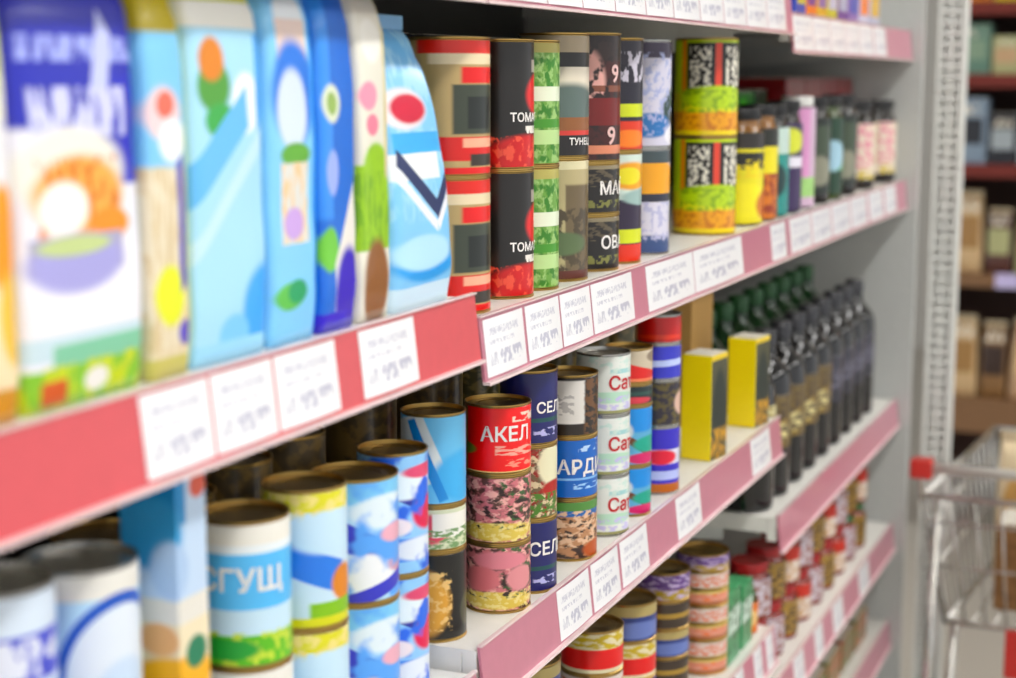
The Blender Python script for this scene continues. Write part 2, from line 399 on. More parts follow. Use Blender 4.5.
tags([(793, 803), (814, 822), (832, 842), (858, 868)], ZB3, 'white price tag in the rail under the red lidded jars', 'tags under the red lidded jars')

# ------------------------------------------------------------------ placing
EPS = .0006
def ystand(pxr, r, X, Z):                   # centre of a round pack whose far edge shows in column pxr
    Y = yat(pxr, X, Z)
    for _ in range(6):
        z = proj((X, Y, Z))[2]; Y = yat(pxr - r * F / z, X, Z)
    return Y
PLACED = []
def settle(pxr, r, set_, Z):                # step a round pack back from the rail until it clears its neighbours
    while True:
        X = -set_ - r; Y = ystand(pxr, r, X, Z)
        if all(abs(z - Z) > .001 or math.hypot(X - x, Y - y) > r + q + .0008 for x, y, q, z in PLACED) or set_ > .3: break
        set_ += .003
    PLACED.append((X, Y, r, Z)); return X, Y
def cstack(pxr, r, ytop, Z, labs, desc, set_=.02, metal=GOLD, group=None, spin=0, texts=None, hs=None, name='food_can'):
    """stack of cans, lowest first; labs/desc one per tier"""
    n = len(labs); X, Y = settle(pxr, r, set_, Z); z0 = Z - .004 + EPS
    H = zat(ytop, X, Y) - z0; out = []
    for i in range(n):
        h = H / n - EPS if hs is None else hs[i] * H - EPS
        out.append(can(desc[i], (X, Y, z0), r, h, labs[i], face_cam((X, Y), spin if not isinstance(spin, (list, tuple)) else spin[i]), metal, group, (texts or {}).get(i, ()), name=name)); z0 += h + EPS
    return X, Y, H
WHITE_INK = mat('white_ink', 'F6F2EE', .5); RED_INK = mat('red_ink', 'C81E28', .5); PINK_INK = mat('pink_ink', 'EBC3BE', .5); BLACK_INK = mat('black_ink', '181414', .5)

# ------------------------------------------------------------------ bagged cereals on the near bay
def pfront(px0, px1, ytop, Z, set_, m, seal, label, d=.06, lean=0., rz=0, taper=0., seed=0, h=None, flat=.93, full=9):
    X = -set_; y0, y1 = yat(px0, X, Z), yat(px1, X, Z); z0 = Z - .004 + EPS; Y = (y0 + y1) / 2
    H = h or (zat(ytop, X - d / 2 - lean * d, Y) - z0)
    return pouch(label, (X, Y, z0), y1 - y0 - .004, d, H, m, seal, math.radians(rz), lean, 'bagged cereals on the red railed shelf', 'food_pouch', taper, seed, flat, full)
sealY = mat('seal_yellow', 'D9CE4A', .35); sealB = mat('seal_blue', '3A6FD0', .3); sealL = mat('seal_light_blue', '8CC6F2', .3); sealW = mat('seal_white', 'EDEBE4', .35)
p0 = pm('pouch_cream', 'F3E2C0', [('e', .6, .78, .55, .24, 'F7F6EA'), ('e', .55, .8, .4, .19, 'D6DC5C'), ('r', .0, .38, 1, .58, 'F2F0F4'), ('e', .75, .36, .3, .1, 'F0A24A'), ('e', .9, .2, .25, .09, 'EBC46A'), ('r', 0, 0, 1, .07, 'C8913A')])
p1 = pm('pouch_royal', 'F1F0F8', [('r', 0, .56, 1, 1, '2A2FA8'), ('r', .62, .44, 1, .66, '2A2FB4'), ('t', .05, .69, .98, .74, 'A9B2EE', 14, 9, .46), ('r', .62, .6, .74, .78, 'C9CFF6', -28),
    ('t', .1, .54, .84, .64, 'D4D6F4', 11, 8, .44), ('e', .40, .47, .42, .09, 'F3F0E6'), ('e', .45, .42, .36, .085, 'EBB36A'), ('n', .12, .34, .78, .5, 'D9843A', 11, .54), ('e', .32, .40, .2, .055, 'FFFDF6'),
    ('e', .7, .36, .16, .035, 'F09A28'), ('r', .06, .27, .8, .345, 'ACA9C4'), ('e', .42, .29, .38, .06, 'A9A6DA'), ('e', .4, .325, .3, .02, 'C6D49A'), ('r', .0, .15, 1, .225, 'F2F0F6'), ('r', 0, .1, 1, .15, 'CFE2EA'), ('r', .2, .085, 1, .13, '8CC7A8'),
    ('r', 0, 0, 1, .085, '8CC254'), ('n', 0, 0, 1, .09, 'C9D65A', 7, .52), ('r', .12, .01, .32, .06, 'C9602A'), ('e', .56, .045, .1, .025, 'EFEDEA')])
p2 = pm('pouch_sky', '8CC9EE', [('r', 0, .78, 1, 1, 'C9B83A'), ('e', .4, .6, .38, .06, 'F2D9DC'), ('e', .45, .62, .2, .03, 'E37A6A'), ('e', .6, .54, .3, .05, 'F6FAFC'), ('r', 0, .0, 1, .48, 'E9DFC9'), ('n', 0, .05, 1, .48, 'D9C7A4', 6, .5),
    ('e', .45, .19, .35, .07, 'E6EA3A'), ('r', .7, .2, .86, .5, '5A55B0', 8), ('e', .85, .1, .2, .03, '5A4CB8'), ('r', .0, 0, 1, .05, 'C9C27A'), ('r', .88, .05, 1, .9, 'DCD24A')])
p3 = pm('pouch_ice', 'B4E0FB', [('r', 0, .88, 1, 1, '9CD2F4'), ('r', 0, .83, 1, .88, 'D9DC58'), ('r', .0, .77, 1, .83, 'F3F3EC'), ('e', .3, .64, .2, .06, '5A9A48'), ('e', .28, .7, .16, .05, 'D98A3A'), ('e', .38, .56, .2, .04, '4FA858'), ('e', .72, .6, .2, .07, 'FAFDFF'), ('r', .86, .5, 1, .76, '6AB2F0'),
    ('r', -.1, .44, .75, .54, '78BCF6', 14), ('r', -.2, .36, 1.1, .41, 'CDEBFD', 16), ('e', .95, .1, .34, .12, '58A8F0'), ('e', .5, .06, .2, .05, '8CCBF6'), ('r', 0, 0, 1, .05, 'A8DAF6')])
p4 = pm('pouch_sky_arch', '93CFF7', [('r', .0, .84, 1, 1, '8FC8F0'), ('e', .5, .8, .3, .07, 'F4FAFF'), ('r', .2, .7, .8, .8, 'F0DCD4'), ('e', .5, .62, .42, .13, '3A78D8'), ('e', .46, .58, .3, .1, 'DCE8FA'), ('e', .5, .47, .3, .03, '6AA84A'), ('r', .2, .25, .75, .45, 'E4E2DC'), ('n', .2, .25, .75, .45, 'EBCFA8', 7, .52), ('e', .45, .3, .2, .04, 'C9A8E0'), ('e', .35, .12, .3, .035, '6FBF62'), ('e', .5, .13, .2, .03, '3F9E6A'), ('r', .85, 0, 1, 1, '5AA8F2')])
p5 = pm('pouch_deep_blue', '2F6CCB', [('r', .0, .3, .3, .95, '4C90E4'), ('e', .3, .6, .22, .05, 'E0E6D0'), ('e', .3, .6, .13, .03, '98B46A'), ('e', .3, .42, .15, .06, 'A4B4F0'), ('e', .2, .22, .22, .06, '7CC45A'), ('r', .35, .0, 1, .3, 'EDE9E2', 20), ('e', .7, .1, .35, .12, '3A22B4'), ('r', 0, 0, .7, .05, '3B2AC0')])
p6 = pm('pouch_white_lime', 'E9E6D9', [('e', .3, .63, .25, .04, 'F0A0B4'), ('e', .4, .55, .2, .03, 'EC8CA0'), ('e', .45, .78, .3, .06, 'F6F4EC'), ('r', 0, .2, 1, .44, '9CC63A'), ('e', .5, .44, .4, .06, '9CC63A'), ('n', 0, .2, 1, .42, '7AA83A', 7, .55), ('e', .5, .1, .4, .13, '8A5A34'), ('r', .8, .4, 1, 1, 'D9CFA4')])
p7 = pm('pouch_light_blue_v', '8FC9F2', [('r', 0, .80, 1, 1, '7DBCEC'), ('n', 0, .3, 1, 1, 'A9D8F8', 5, .5), ('e', .35, .68, .36, .07, 'F3E6EA'), ('e', .42, .68, .28, .05, 'C8304A'), ('r', .1, .53, .95, .6, '58AEE8'), ('r', .05, .44, .8, .53, 'F4F8FC'), ('r', .1, .39, .78, .45, '1E2C5A', -17), ('r', .68, .375, 1.04, .435, '1E2C5A', 27), ('r', .08, .345, .72, .385, 'F2F4FA', -17), ('r', .7, .33, 1.04, .37, 'F4F4FA', 27),
    ('e', .5, .16, .5, .07, '3A9AE0'), ('e', .45, .19, .46, .06, 'BCE2FA'), ('r', 0, 0, 1, .08, 'D6ECFA')])
pfront(-34, 27, -60, ZM1, .018, p0, sealW, 'cream cereal bag with lime circle next to the royal blue bag', seed=1, h=.322)
pfront(28, 153, -60, ZM1, .018, p1, sealB, 'royal blue and white cereal bag with a bowl of porridge', d=.07, seed=2, h=.322)
pfront(154, 197, -20, ZM1, .018, p2, sealY, 'sky blue and beige cereal bag with yellow edges', seed=3, h=.312)
pfront(198, 273, -40, ZM1, .018, p3, sealL, 'ice blue bag with vegetables under a yellow band', seed=4, h=.322)
pfront(274, 323, -40, ZM1, .018, p4, sealL, 'light blue bag with a dark blue arch and green sprig', seed=5, h=.322)
pfront(324, 361, -20, ZM1, .018, p5, sealB, 'deep blue bag with white and violet foot', seed=6, h=.318)
pfront(362, 394, -10, ZM1, .018, p6, sealW, 'white and lime green bag with brown foot', d=.055, seed=7, h=.312)
pfront(398, 458, 14, ZM1, .014, p7, sealL, 'light blue standing bag with a navy V at the end of the shelf', d=.085, lean=.10, taper=.22, seed=8, flat=.95, full=2.6)
for k, (a, b) in enumerate(((40, 140), (150, 215), (220, 290), (300, 345))):   # second rank
    pfront(a, b, 0, ZM1, .13 + .01 * (k % 2), (p3, p6, p5, p4)[k], sealW, ('ice blue bag standing behind the royal blue bag', 'white lime bag standing behind the sky blue bag', 'deep blue bag standing behind the ice blue bag', 'light blue arch bag standing behind others')[k], d=.06, seed=20 + k, h=.27)

# ------------------------------------------------------------------ tall cans and jars on the middle shelf
gt = 'tall cans stacked two high'
cA = pm('can_red_black', 'C8AE7C', [('r', .28, 0, 1.5, 1, 'B8A074'), ('r', .2, .9, 1.6, 1, 'D8402A'), ('r', .3, .82, 1.6, .9, 'E8D8B8'), ('r', .55, .68, 1.6, .8, 'D8301E'), ('r', .48, .3, 1.5, .67, '3A4034'), ('r', .6, .34, 1.3, .58, '161C18'), ('r', .9, .3, .94, .7, '8A8468'), ('r', .3, .1, 1.5, .28, 'D03A20'), ('r', .56, .2, 1.3, .27, 'F0B49A'), ('r', .62, .06, 1.3, .15, '30281E'), ('r', .3, 0, 1.6, .05, 'D8301E')])
cB = pm('can_black_tomato', '16120F', [('r', .18, 0, .24, 1, '5A5650'), ('e', .95, .58, .24, .17, 'D03434'), ('e', 1.0, .62, .1, .07, 'F0A090'), ('r', .8, .76, 1.5, .86, 'A8A098'), ('e', .75, .1, .44, .16, 'C02A24'), ('n', .3, 0, 1.2, .25, 'E06050', 7, .56), ('t', .7, .27, 1.2, .33, 'E8E4DC', 14, 8, .42)])
cC = pm('can_green', '6E9A4E', [('n', 0, 0, 1.5, 1, '9CBE7C', 7, .5), ('n', 0, 0, 1.5, 1, '3E7A2E', 6, .56), ('r', 0, .52, 1.6, .64, 'E2EAD4'), ('r', 0, .3, 1.6, .37, '4E8E3A'), ('r', 0, .16, 1.6, .28, 'BCD89C'), ('r', 0, .92, 1.6, 1, 'B4AC6C')])
cD = pm('can_black_arch', '1A1512', [('r', 0, .86, 1.6, 1, 'A89A84'), ('r', 0, .7, 1.6, .86, '120E0C'), ('r', 0, .58, 1.6, .74, 'C2BAAC'), ('e', .6, .38, .6, .3, 'DCD4C4'), ('e', .55, .36, .48, .24, '5C6A66'), ('r', 0, .2, 1.6, .32, '8A5A3A'), ('r', 0, .17, 1.6, .21, 'C84A44'), ('r', 0, 0, 1.6, .17, '161010'), ('e', 1.05, .5, .1, .6, 'EADCD6')])
cD2 = pm('can_beige', 'B4A884', [('r', .5, .0, 1.2, .8, '6A5C46'), ('n', .3, 0, 1.4, .6, '4A4030', 5, .5), ('e', .45, .3, .3, .1, '5A6A4A'), ('r', 0, .0, 1.5, .07, '5A3028'), ('r', 0, .93, 1.6, 1, 'D8D0B0')])
cE = pm('can_maroon', '3A1210', [('r', 0, .8, 1.6, 1, '2C1A16'), ('e', .35, .6, .2, .3, 'D8A8A0'), ('r', 0, .55, 1.6, .6, '7A4A3A'), ('n', 0, 0, 1.5, 1, '1C0A08', 5, .55), ('r', 0, .05, 1.6, .12, 'D08A70'), ('r', 0, .28, 1.6, .5, '6A1A16')])
cE2 = pm('can_black_script', '191512', [('n', 0, .55, 1.5, 1, '5A5040', 6, .52), ('t', .2, .1, 1.3, .26, '7A7A48', 12, 5, .5), ('r', 0, .92, 1.6, 1, '8A806A')])
cF = pm('jar_label_olive', '1B1826', [('r', 0, .78, 1.6, 1, '26202E'), ('t', .2, .62, 1.2, .9, 'C8C4D0', 9, 6, .53), ('r', 0, .3, 1.6, .42, 'CFDA2E'), ('r', 0, 0, 1.6, .26, 'D24A24'), ('e', .6, .1, .3, .08, 'F08A48')])
cF2 = pm('jar_label_white_yellow', '2A1E36', [('r', 0, .58, 1.6, 1, 'D6E4DC'), ('e', .65, .8, .35, .13, 'E8A832'), ('e', .6, .8, .2, .08, 'E8DC48'), ('e', .9, .6, .4, .08, '9FB8B4'), ('r', 0, .17, 1.6, .3, 'D8E02C'), ('r', 0, 0, 1.6, .16, 'D8482C')])
cG = pm('jar_label_white_blue', 'D2D0E0', [('e', 1.0, .35, .35, .22, '1E3A34'), ('e', .5, .2, .3, .12, '3A72B0'), ('r', 0, .85, 1.6, 1, '3A3046'), ('n', 0, .1, 1.5, .9, 'A9B0D4', 7, .56), ('e', .9, .1, .2, .1, 'F0EEF4')])
cG2 = pm('jar_label_white_orange', 'D8D6E4', [('e', .55, .72, .42, .2, 'E8A82A'), ('r', 0, .5, 1.6, .58, '2A2A3A'), ('r', 0, .88, 1.6, 1, '3E4A4E'), ('e', .5, .07, .5, .1, '3A4E7A'), ('n', 0, .1, 1.5, .5, 'B8B8D4', 7, .55), ('e', 1.05, .35, .2, .25, '1E2E2A')])
cH = pm('can_olive_yellow', 'C4DA34', [('r', .26, .44, 1.7, .97, '1A1714'), ('r', .56, .44, .63, .97, 'D8584A'), ('r', .2, .42, .26, 1, 'E89A2A'), ('t', .3, .5, .52, .93, 'E6E2D4', 16, 16, .5), ('t', .68, .5, 1.1, .93, 'E6E2D4', 14, 16, .48), ('r', .0, .0, 1.7, .44, 'DCD83A'), ('e', .6, .4, .42, .12, 'BCD63C'), ('n', .2, .2, 1.4, .48, '8FB02A', 8, .55), ('r', -.4, 0, 1.7, .24, 'E6A828'), ('n', -.4, 0, 1.7, .26, 'C8801E', 7, .55), ('r', -.4, .0, 1.7, .05, 'F0D83A')])
def desc2(s): return ['lower of two stacked ' + s, 'upper of two stacked ' + s]
cstack(491, .044, 37, ZM2, [cA, cA], desc2('tall red and black cans with gold rims'), .02, GOLD, gt, 10)
cstack(534, .037, 39, ZM2, [cB, cB], desc2('black cans with red tomatoes'), .024, GOLD, gt, 12,
       texts={0: [('ТОМАТ', .013, .4, WHITE_INK, 40)], 1: [('ТОМАТ', .013, .4, WHITE_INK, 40)]})
cstack(559, .035, 40, ZM2, [cC, cC], desc2('green and white vegetable cans'), .024, GOLD, gt, 15)
cstack(588, .042, 33, ZM2, [cD2, cD], ['beige can with brown picture under the black arched can', 'black can with a pale arch above the beige can'], .024, GOLD, gt, 20, texts={1: [('ТУНЕЦ', .011, .13, WHITE_INK, 30)]})
cstack(619, .044, 33, ZM2, [cE2, cE2, cE], ['lowest black can lettered ОВА', 'middle black can lettered МАЙ', 'maroon can with pink figures on top of the lettered black cans'], .024, GOLD, gt, 25,
       texts={0: [('ОВА', .022, .5, WHITE_INK, 32)], 1: [('МАЙ', .022, .5, WHITE_INK, 32)], 2: [('9', .03, .68, PINK_INK, 30), ('9', .03, .2, PINK_INK, 22)]}, hs=[.24, .22, .54])
DARKG = mat('dark_jar_glass', '1E1A16', .12, coat=.5); GREENG = mat('green_olive_glass', '3C4A1C', .15, coat=.5); AMBER = mat('amber_contents', '8A5A1E', .15, coat=.5)
LIDK = mat('lid_black', '1A1A1C', .35); LIDY = mat('lid_gold', 'C8A22E', .3, .6); LIDR = mat('lid_red', 'A81C1E', .35); LIDW = mat('lid_white', 'E6E6E2', .35); LIDG = mat('lid_green', '2C6A3A', .35)
def jstack(pxr, r, ytop, Z, labs, desc, lidm, glm, set_=.02, group=None, spin=0, l0=.04, l1=.8, name='jar'):
    n = len(labs); X, Y = settle(pxr, r, set_, Z); z0 = Z - .004 + EPS; H = zat(ytop, X, Y) - z0
    for i in range(n):
        h = H / n - EPS
        jar(desc[i], (X, Y, z0), r, h, labs[i], face_cam((X, Y), spin), lidm, glm, group, l0, l1, name); z0 += h + EPS
    return X, Y, H
cstack(641, .036, 38, ZM2, [cF2, cF], ['lower can with white and yellow label between black cans and white cans', 'upper can with dark label and yellow green band'], .024, GOLD, gt, 15)
cstack(669, .038, 40, ZM2, [cG2, cG], ['lower can with white label and orange disc beside olive cans', 'upper can with white and blue label beside olive cans'], .024, STEEL, gt, 15)
cstack(735, .049, 38, ZM2, [cH, cH], desc2('yellow olive cans with black lettered panels'), .018, GOLD, gt, 5)
cI = pm('jar_label_yellow', 'E6DC2E', [('r', 0, .82, 1.6, 1, '2A2420'), ('r', 0, .6, 1.6, .78, '1E1C14'), ('t', .3, .5, 1.3, .7, 'E8D43A', 8, 8, .5), ('e', .5, .25, .4, .2, 'F2E83A'), ('e', 1, .2, .3, .18, 'C8762A')])
cI2 = pm('jar_label_orange_brown', 'C87A3A', [('r', 0, .5, 1.6, .8, 'E8DC36'), ('r', 0, .8, 1.6, 1, '1E2018'), ('n', 0, 0, 1.5, .5, '8A3A20', 6, .52)])
gs = 'small jars past the olive cans'
jstack(762, .040, 108, ZM2, [cI], ['yellow labelled jar with black lid next to the olive cans'], LIDK, AMBER, .018, gs, 10, .02)
jstack(776, .036, 104, ZM2, [cI2], ['orange and brown labelled jar next to the yellow jar'], LIDK, AMBER, .018, gs, 10, .02)
# behind: green and yellow tall bags
sg = pm('carton_green_yellow', '2E7A34', [('r', .3, 0, 1, .75, 'DAD42E'), ('e', .3, .8, .3, .15, '5AC03A'), ('r', .6, .2, 1, .6, 'C8A020')])
def cart(px0, px1, ytop, Z, set_, m, label, d=.1, rz=0, group=None, name='carton', h=None, cat='box', flap=True):
    X = -set_; y0, y1 = yat(px0, X, Z), yat(px1, X, Z); z0 = Z - .004 + EPS; Y = (y0 + y1) / 2
    return carton(label, (X, Y, z0), y1 - y0 - .002, d, h or zat(ytop, X, Y) - z0, m, math.radians(rz), group, name, cat, flap)
cart(736, 752, 92, ZM2, .16, sg, 'green and yellow carton standing behind the yellow jars', d=.05)
cart(753, 765, 90, ZM2, .16, pm('carton_dark_green', '123A22', [('e', .5, .6, .4, .2, '2E8A3A')]), 'dark green carton standing behind the yellow jars', d=.06)
dk = pm('case_dark', '1E1A18', [('t', .1, .3, .9, .6, '3A3028', 6, 3, .52)], .7, 0)  # unseen cases added to make the shaded shelf backs black
for k in range(4):
    y0 = YJ1 + .02 + k * .36; w = .34 if k < 3 else YJ2 - .02 - y0
    carton(['dark case behind the red and black cans', 'dark case behind the maroon and beige cans', 'dark case behind the yellow olive cans', 'narrow dark case behind the green cartons at the bay joint'][k], (-.24, y0 + w / 2, ZM2 - .004 + EPS), w, .2, .29, dk, 0, 'dark cases at the back of the shelf', 'dark_case')
for k in range(3):
    y0 = YS + .1 + k * .38
    carton('dark case at the back of the cereal shelf', (-.26, y0 + .17, ZM1 - .004 + EPS), .34, .18, .29, dk, 0, 'dark cases behind the cereal bags', 'dark_case')
    carton('dark case at the back of the milk can shelf', (-.26, y0 + .17, ZL1 - .004 + EPS), .34, .18, .26, dk, 0, 'dark cases behind the milk cans', 'dark_case')
# end bay, same shelf
bT = pm('bottle_label_teal', '3E8C86', [('r', 0, .7, 1.6, 1, 'C6D8D2'), ('e', .5, .4, .3, .2, '1E3A3A')]); bP = pm('bottle_label_purple', '3A2A52', [('r', 0, .5, 1.6, .62, 'E6E2EC'), ('e', .5, .8, .4, .15, 'D8DC6A')])
bW = pm('bottle_label_pink_white', 'CDB4C8', [('r', 0, .1, 1.6, .3, 'A8D08A'), ('r', .4, .3, .7, 1, 'D8A0C8')]); bG = pm('bottle_label_green', '1C3A28', [('r', 0, .3, 1.6, .6, '4E8A5A'), ('e', .6, .5, .3, .2, 'A8C8D8')])
bB = pm('jar_label_beige_pink', 'DCCCB0', [('r', .5, .2, .8, 1, 'D892A0'), ('r', 0, 0, 1.6, .16, 'C8B44A'), ('n', 0, 0, 1.5, 1, 'E8DCCC', 6, .5)])
kb = pm('jar_label_dark', '1B241E', [('r', 0, .5, 1.6, .9, '3E4A3A'), ('e', .6, .3, .3, .2, '8A8A7A')])
ge = 'small jars on the end bay'
jstack(787, .034, 104, ZM2, [bT], ['teal labelled jar with black lid near the bay joint'], LIDK, DARKG, .018, ge, 10, .02)
jstack(800, .034, 100, ZM2, [bP], ['purple labelled jar with black lid beside the teal jar'], LIDK, DARKG, .018, ge, 10, .02)
jstack(813, .034, 96, ZM2, [bW], ['pink and white labelled jar with white lid'], LIDW, DARKG, .018, ge, 10, .02, .9)
jstack(828, .036, 96, ZM2, [kb], ['dark labelled jar beside the pink and white jar'], LIDK, DARKG, .018, ge, 10, .1)
jstack(841, .038, 96, ZM2, [bG], ['green labelled jar with black lid between dark jars'], LIDK, GREENG, .018, ge, 10, .06)
jstack(855, .040, 94, ZM2, [kb], ['dark labelled jar between green jar and beige jars'], LIDK, DARKG, .018, ge, 10, .1)
for px in (873, 894):
    jstack(px, .048, 100, ZM2, [bB], ['black lidded jar with beige and pink label by the end panel'], LIDK, DARKG, .018, 'beige labelled jars by the end panel', 10, .12, .74)
mr = pm('carton_dark_red', '7A1820', [('t', .1, .4, .9, .7, 'A83A40', 8, 4)])
for k in range(4):
    ya = yat(766, -.16, ZM2) + .02; wd = (YE - .01 - ya) / 4; y0 = ya + k * wd
    carton('dark red carton standing behind the small jars of the end bay', (-.128, y0 + wd / 2, ZM2 - .004 + EPS), wd - .004, .14, .238, mr, 0, 'dark red cartons behind the small jars')

# ------------------------------------------------------------------ lower shelf, milk cans of the near bay
gm = 'light blue milk cans stacked two high'
mA = pm('can_milk_blue', 'DCE8F6', [('r', 0, .55, 1.6, .8, '4A52C4'), ('t', .2, .58, 1.2, .78, 'E6EAF8', 6, 4, .5), ('e', .6, .2, .4, .15, '8CC26A'), ('e', .9, .3, .3, .2, '3A7AD0')])
mB = pm('can_milk_ring', 'BFE0F6', [('r', 0, .86, 1.6, 1, 'EDEBE4'), ('e', .74, .38, .36, .46, 'E6EEF8'), ('o', .74, .38, .40, .5, '2C58B8', .86), ('e', .1, .4, .14, .45, '2C62C0'), ('e', .75, .3, .2, .2, 'CFE0F4'), ('r', 0, 0, 1.6, .08, 'D8E8F0')])
mD = pm('can_milk_band', 'EDF4F8', [('r', 0, .4, 1.6, .8, '6CBCF0'), ('r', .0, .2, 1.6, .4, 'CFE8F8'), ('r', 0, .0, 1.6, .22, '6DBB4A'), ('n', 0, 0, 1.6, .24, 'C8DC6A', 6, .54), ('e', .3, .12, .3, .08, '3FA04A'), ('r', 0, .86, 1.6, 1, 'F0EEE6')])
mE = pm('can_milk_wave', 'D2E8F8', [('r', 0, .86, 1.6, 1, 'E2DC62'), ('n', 0, .8, 1.6, 1, 'F0E29A', 6, .5), ('r', -.2, .42, .8, .66, '3F7CDA', -22), ('e', .7, .7, .4, .16, 'CFE8F8'), ('e', .82, .3, .14, .14, 'D88A3A'), ('r', .5, .06, 1.6, .18, '8CBE4A'), ('r', 0, .0, 1.6, .07, 'DAD85A')])
mF = pm('can_milk_violet', 'BEDFF6', [('r', 0, .82, 1.6, 1, '8CCBF0'), ('r', .1, .4, .8, .62, '3A3CB8', -30), ('e', .7, .75, .3, .14, 'E6F2FA'), ('e', .5, .25, .3, .16, 'F2F4F8'), ('e', .9, .3, .2, .1, 'DCA8B4'), ('r', .0, .5, .2, .9, '2E4FB0'), ('n', 0, 0, 2, 1, '6AA6EE', 1.6, .56), ('r', .3, .08, 1.3, .2, '3A3CB8', 18), ('e', .8, .55, .16, .08, 'E8B4C4')])
mG = pm('can_milk_red', '9CCBF2', [('r', .1, .55, 1.2, .72, '2A2C92', -25), ('e', .8, .5, .2, .15, 'D83A5A'), ('e', .5, .75, .4, .12, 'EAF4FA'), ('r', 0, .1, 1.6, .3, '4A8AE2'), ('e', .7, .2, .3, .1, 'E6EEF8'), ('n', 0, 0, 2, 1, '3A6ADA', 1.8, .56), ('e', .4, .4, .2, .08, 'F4E8EE'), ('e', .8, .86, .3, .06, 'D85A78')])
mH = pm('can_sky', '7CC4EE', [('r', 0, .2, .45, 1, 'E6ECEC', 20), ('e', .8, .3, .4, .3, '5AAEE4'), ('r', .3, .0, .4, 1, '3A8AD0', 20)])
mH2 = pm('can_white_green', 'D8DCC0', [('e', .3, .5, .3, .4, 'D85A6A'), ('r', .4, .3, 1, .9, 'F0EEE6'), ('n', .2, 0, 1.2, .5, '7A9A6A', 6, .5), ('r', .9, 0, 1.6, 1, '4A8AD0')])
mH3 = pm('can_black_orange', '14120E', [('e', .28, .42, .3, .4, 'D8A25A'), ('n', .05, .1, .6, .8, 'E8C48A', 6, .55), ('e', .85, .3, .14, .2, '4A4A3A')])
def d2(s): return ['lower of two stacked ' + s, 'upper of two stacked ' + s]
cstack(70, .040, 578, ZL1, [mA, mA], d2('milk cans with violet blue band'), .022, STEEL, gm, 0)
cstack(150, .041, 556, ZL1, [mB, mB], d2('milk cans with a blue ring'), .022, STEEL, gm, 0)
def wide(sh):                               # the print runs on from the end of the carton round to its front
    o = []
    for q in sh:
        f = lambda u: -1.3 + 2.3 * u
        o.append(('r', f(q[1]), q[2], f(q[3]), q[4], q[5]) if q[0] == 'r' else ('e', f(q[1]), q[2], q[3] * 2.3, q[4], q[5]))
    return o
tallc = pm('carton_cream_blue', 'E9E6DE', wide([('r', -.1, .7, 1.1, 1, 'C9DCF2'), ('r', -.1, .88, .7, 1, '3C8CC6'), ('e', .25, .86, .4, .09, '4A9ACE'), ('e', .5, .77, .22, .07, 'B4CCEA'), ('e', .88, .96, .12, .03, 'D86A5A'), ('r', -.1, .48, 1.1, .64, 'F0E4C8'), ('e', .35, .6, .2, .04, 'E8B88A'), ('e', .55, .5, .5, .06, 'F0B83A'), ('e', .8, .56, .15, .04, '2E7A5A'), ('r', -.1, .36, 1.1, .45, '9CCFF0'), ('e', .8, .42, .2, .03, 'E85A6A')]))
cart(187, 217, 470, ZL1, .02, tallc, 'tall cream and blue carton between the milk cans', d=.05, rz=0, name='drink_carton', flap=True)
cstack(296, .039, 510, ZL1, [mD, mD], d2('milk cans with light blue and green bands'), .022, GOLD, gm, 0, texts={1: [('СГУЩ', .026, .6, WHITE_INK, -5)], 0: [('СГУЩ', .026, .6, WHITE_INK, -5)]})
cstack(351, .038, 480, ZL1, [mE, mE], d2('milk cans with yellow rim and blue wave'), .022, GOLD, gm, 5)
cstack(401, .041, 470, ZL1, [mF, mF], d2('pale blue cans with violet stripe'), .022, GOLD, gm, 10)
cstack(430, .035, 446, ZL1, [mG, mG], d2('blue cans with navy stripe and red spot'), .028, GOLD, gm, 15)
cstack(467, .034, 408, ZL2, [mH3, mH2, mH], ['black and orange can at the foot of a mixed stack', 'white and green can in the middle of a mixed stack', 'sky blue can on top of a mixed stack'], .034, GOLD, 'mixed stack of cans', 15, hs=[.4, .2, .4])
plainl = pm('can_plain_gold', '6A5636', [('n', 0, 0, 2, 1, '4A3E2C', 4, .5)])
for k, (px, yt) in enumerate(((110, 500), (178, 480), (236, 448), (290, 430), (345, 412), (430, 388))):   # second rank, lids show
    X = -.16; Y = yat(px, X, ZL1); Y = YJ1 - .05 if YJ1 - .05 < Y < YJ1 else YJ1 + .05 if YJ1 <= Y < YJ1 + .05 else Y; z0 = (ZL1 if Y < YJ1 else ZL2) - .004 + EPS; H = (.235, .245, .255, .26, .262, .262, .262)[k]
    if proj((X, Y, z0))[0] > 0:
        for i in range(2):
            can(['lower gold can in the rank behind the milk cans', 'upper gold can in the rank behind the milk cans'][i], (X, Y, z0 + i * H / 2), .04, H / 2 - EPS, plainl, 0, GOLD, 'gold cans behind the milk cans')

# ------------------------------------------------------------------ lower shelf, meat and fish cans
meat = [('n', 0, 0, 2, 1, 'C87A80', 4.5, .46), ('n', 0, 0, 2, 1, 'E8B4AC', 6, .56), ('e', .45, .16, .45, .14, 'DCC470'), ('n', .1, .0, 1, .3, 'E8D89A', 9, .55), ('n', .5, .2, 2, 1, '3A5A34', 6, .58), ('n', 0, .2, 2, .9, '2A1A16', 5, .6)]
rA = pm('can_red_stew', 'EA2E20', [('r', -.6, 0, .12, 1, 'A87A44'), ('e', .05, .35, .2, .1, '6A7A3A'), ('t', .45, .26, .95, .42, 'F0B0A0', 4, 14, .5), ('t', .55, .08, 1.1, .2, 'F09A88', 5, 14, .52), ('r', .12, .0, 1.3, .02, 'E8C890'), ('t', .62, .78, .98, .92, 'F0D8C8', 5, 5, .46), ('e', 1.1, .5, .1, .15, 'C8E0B0')])
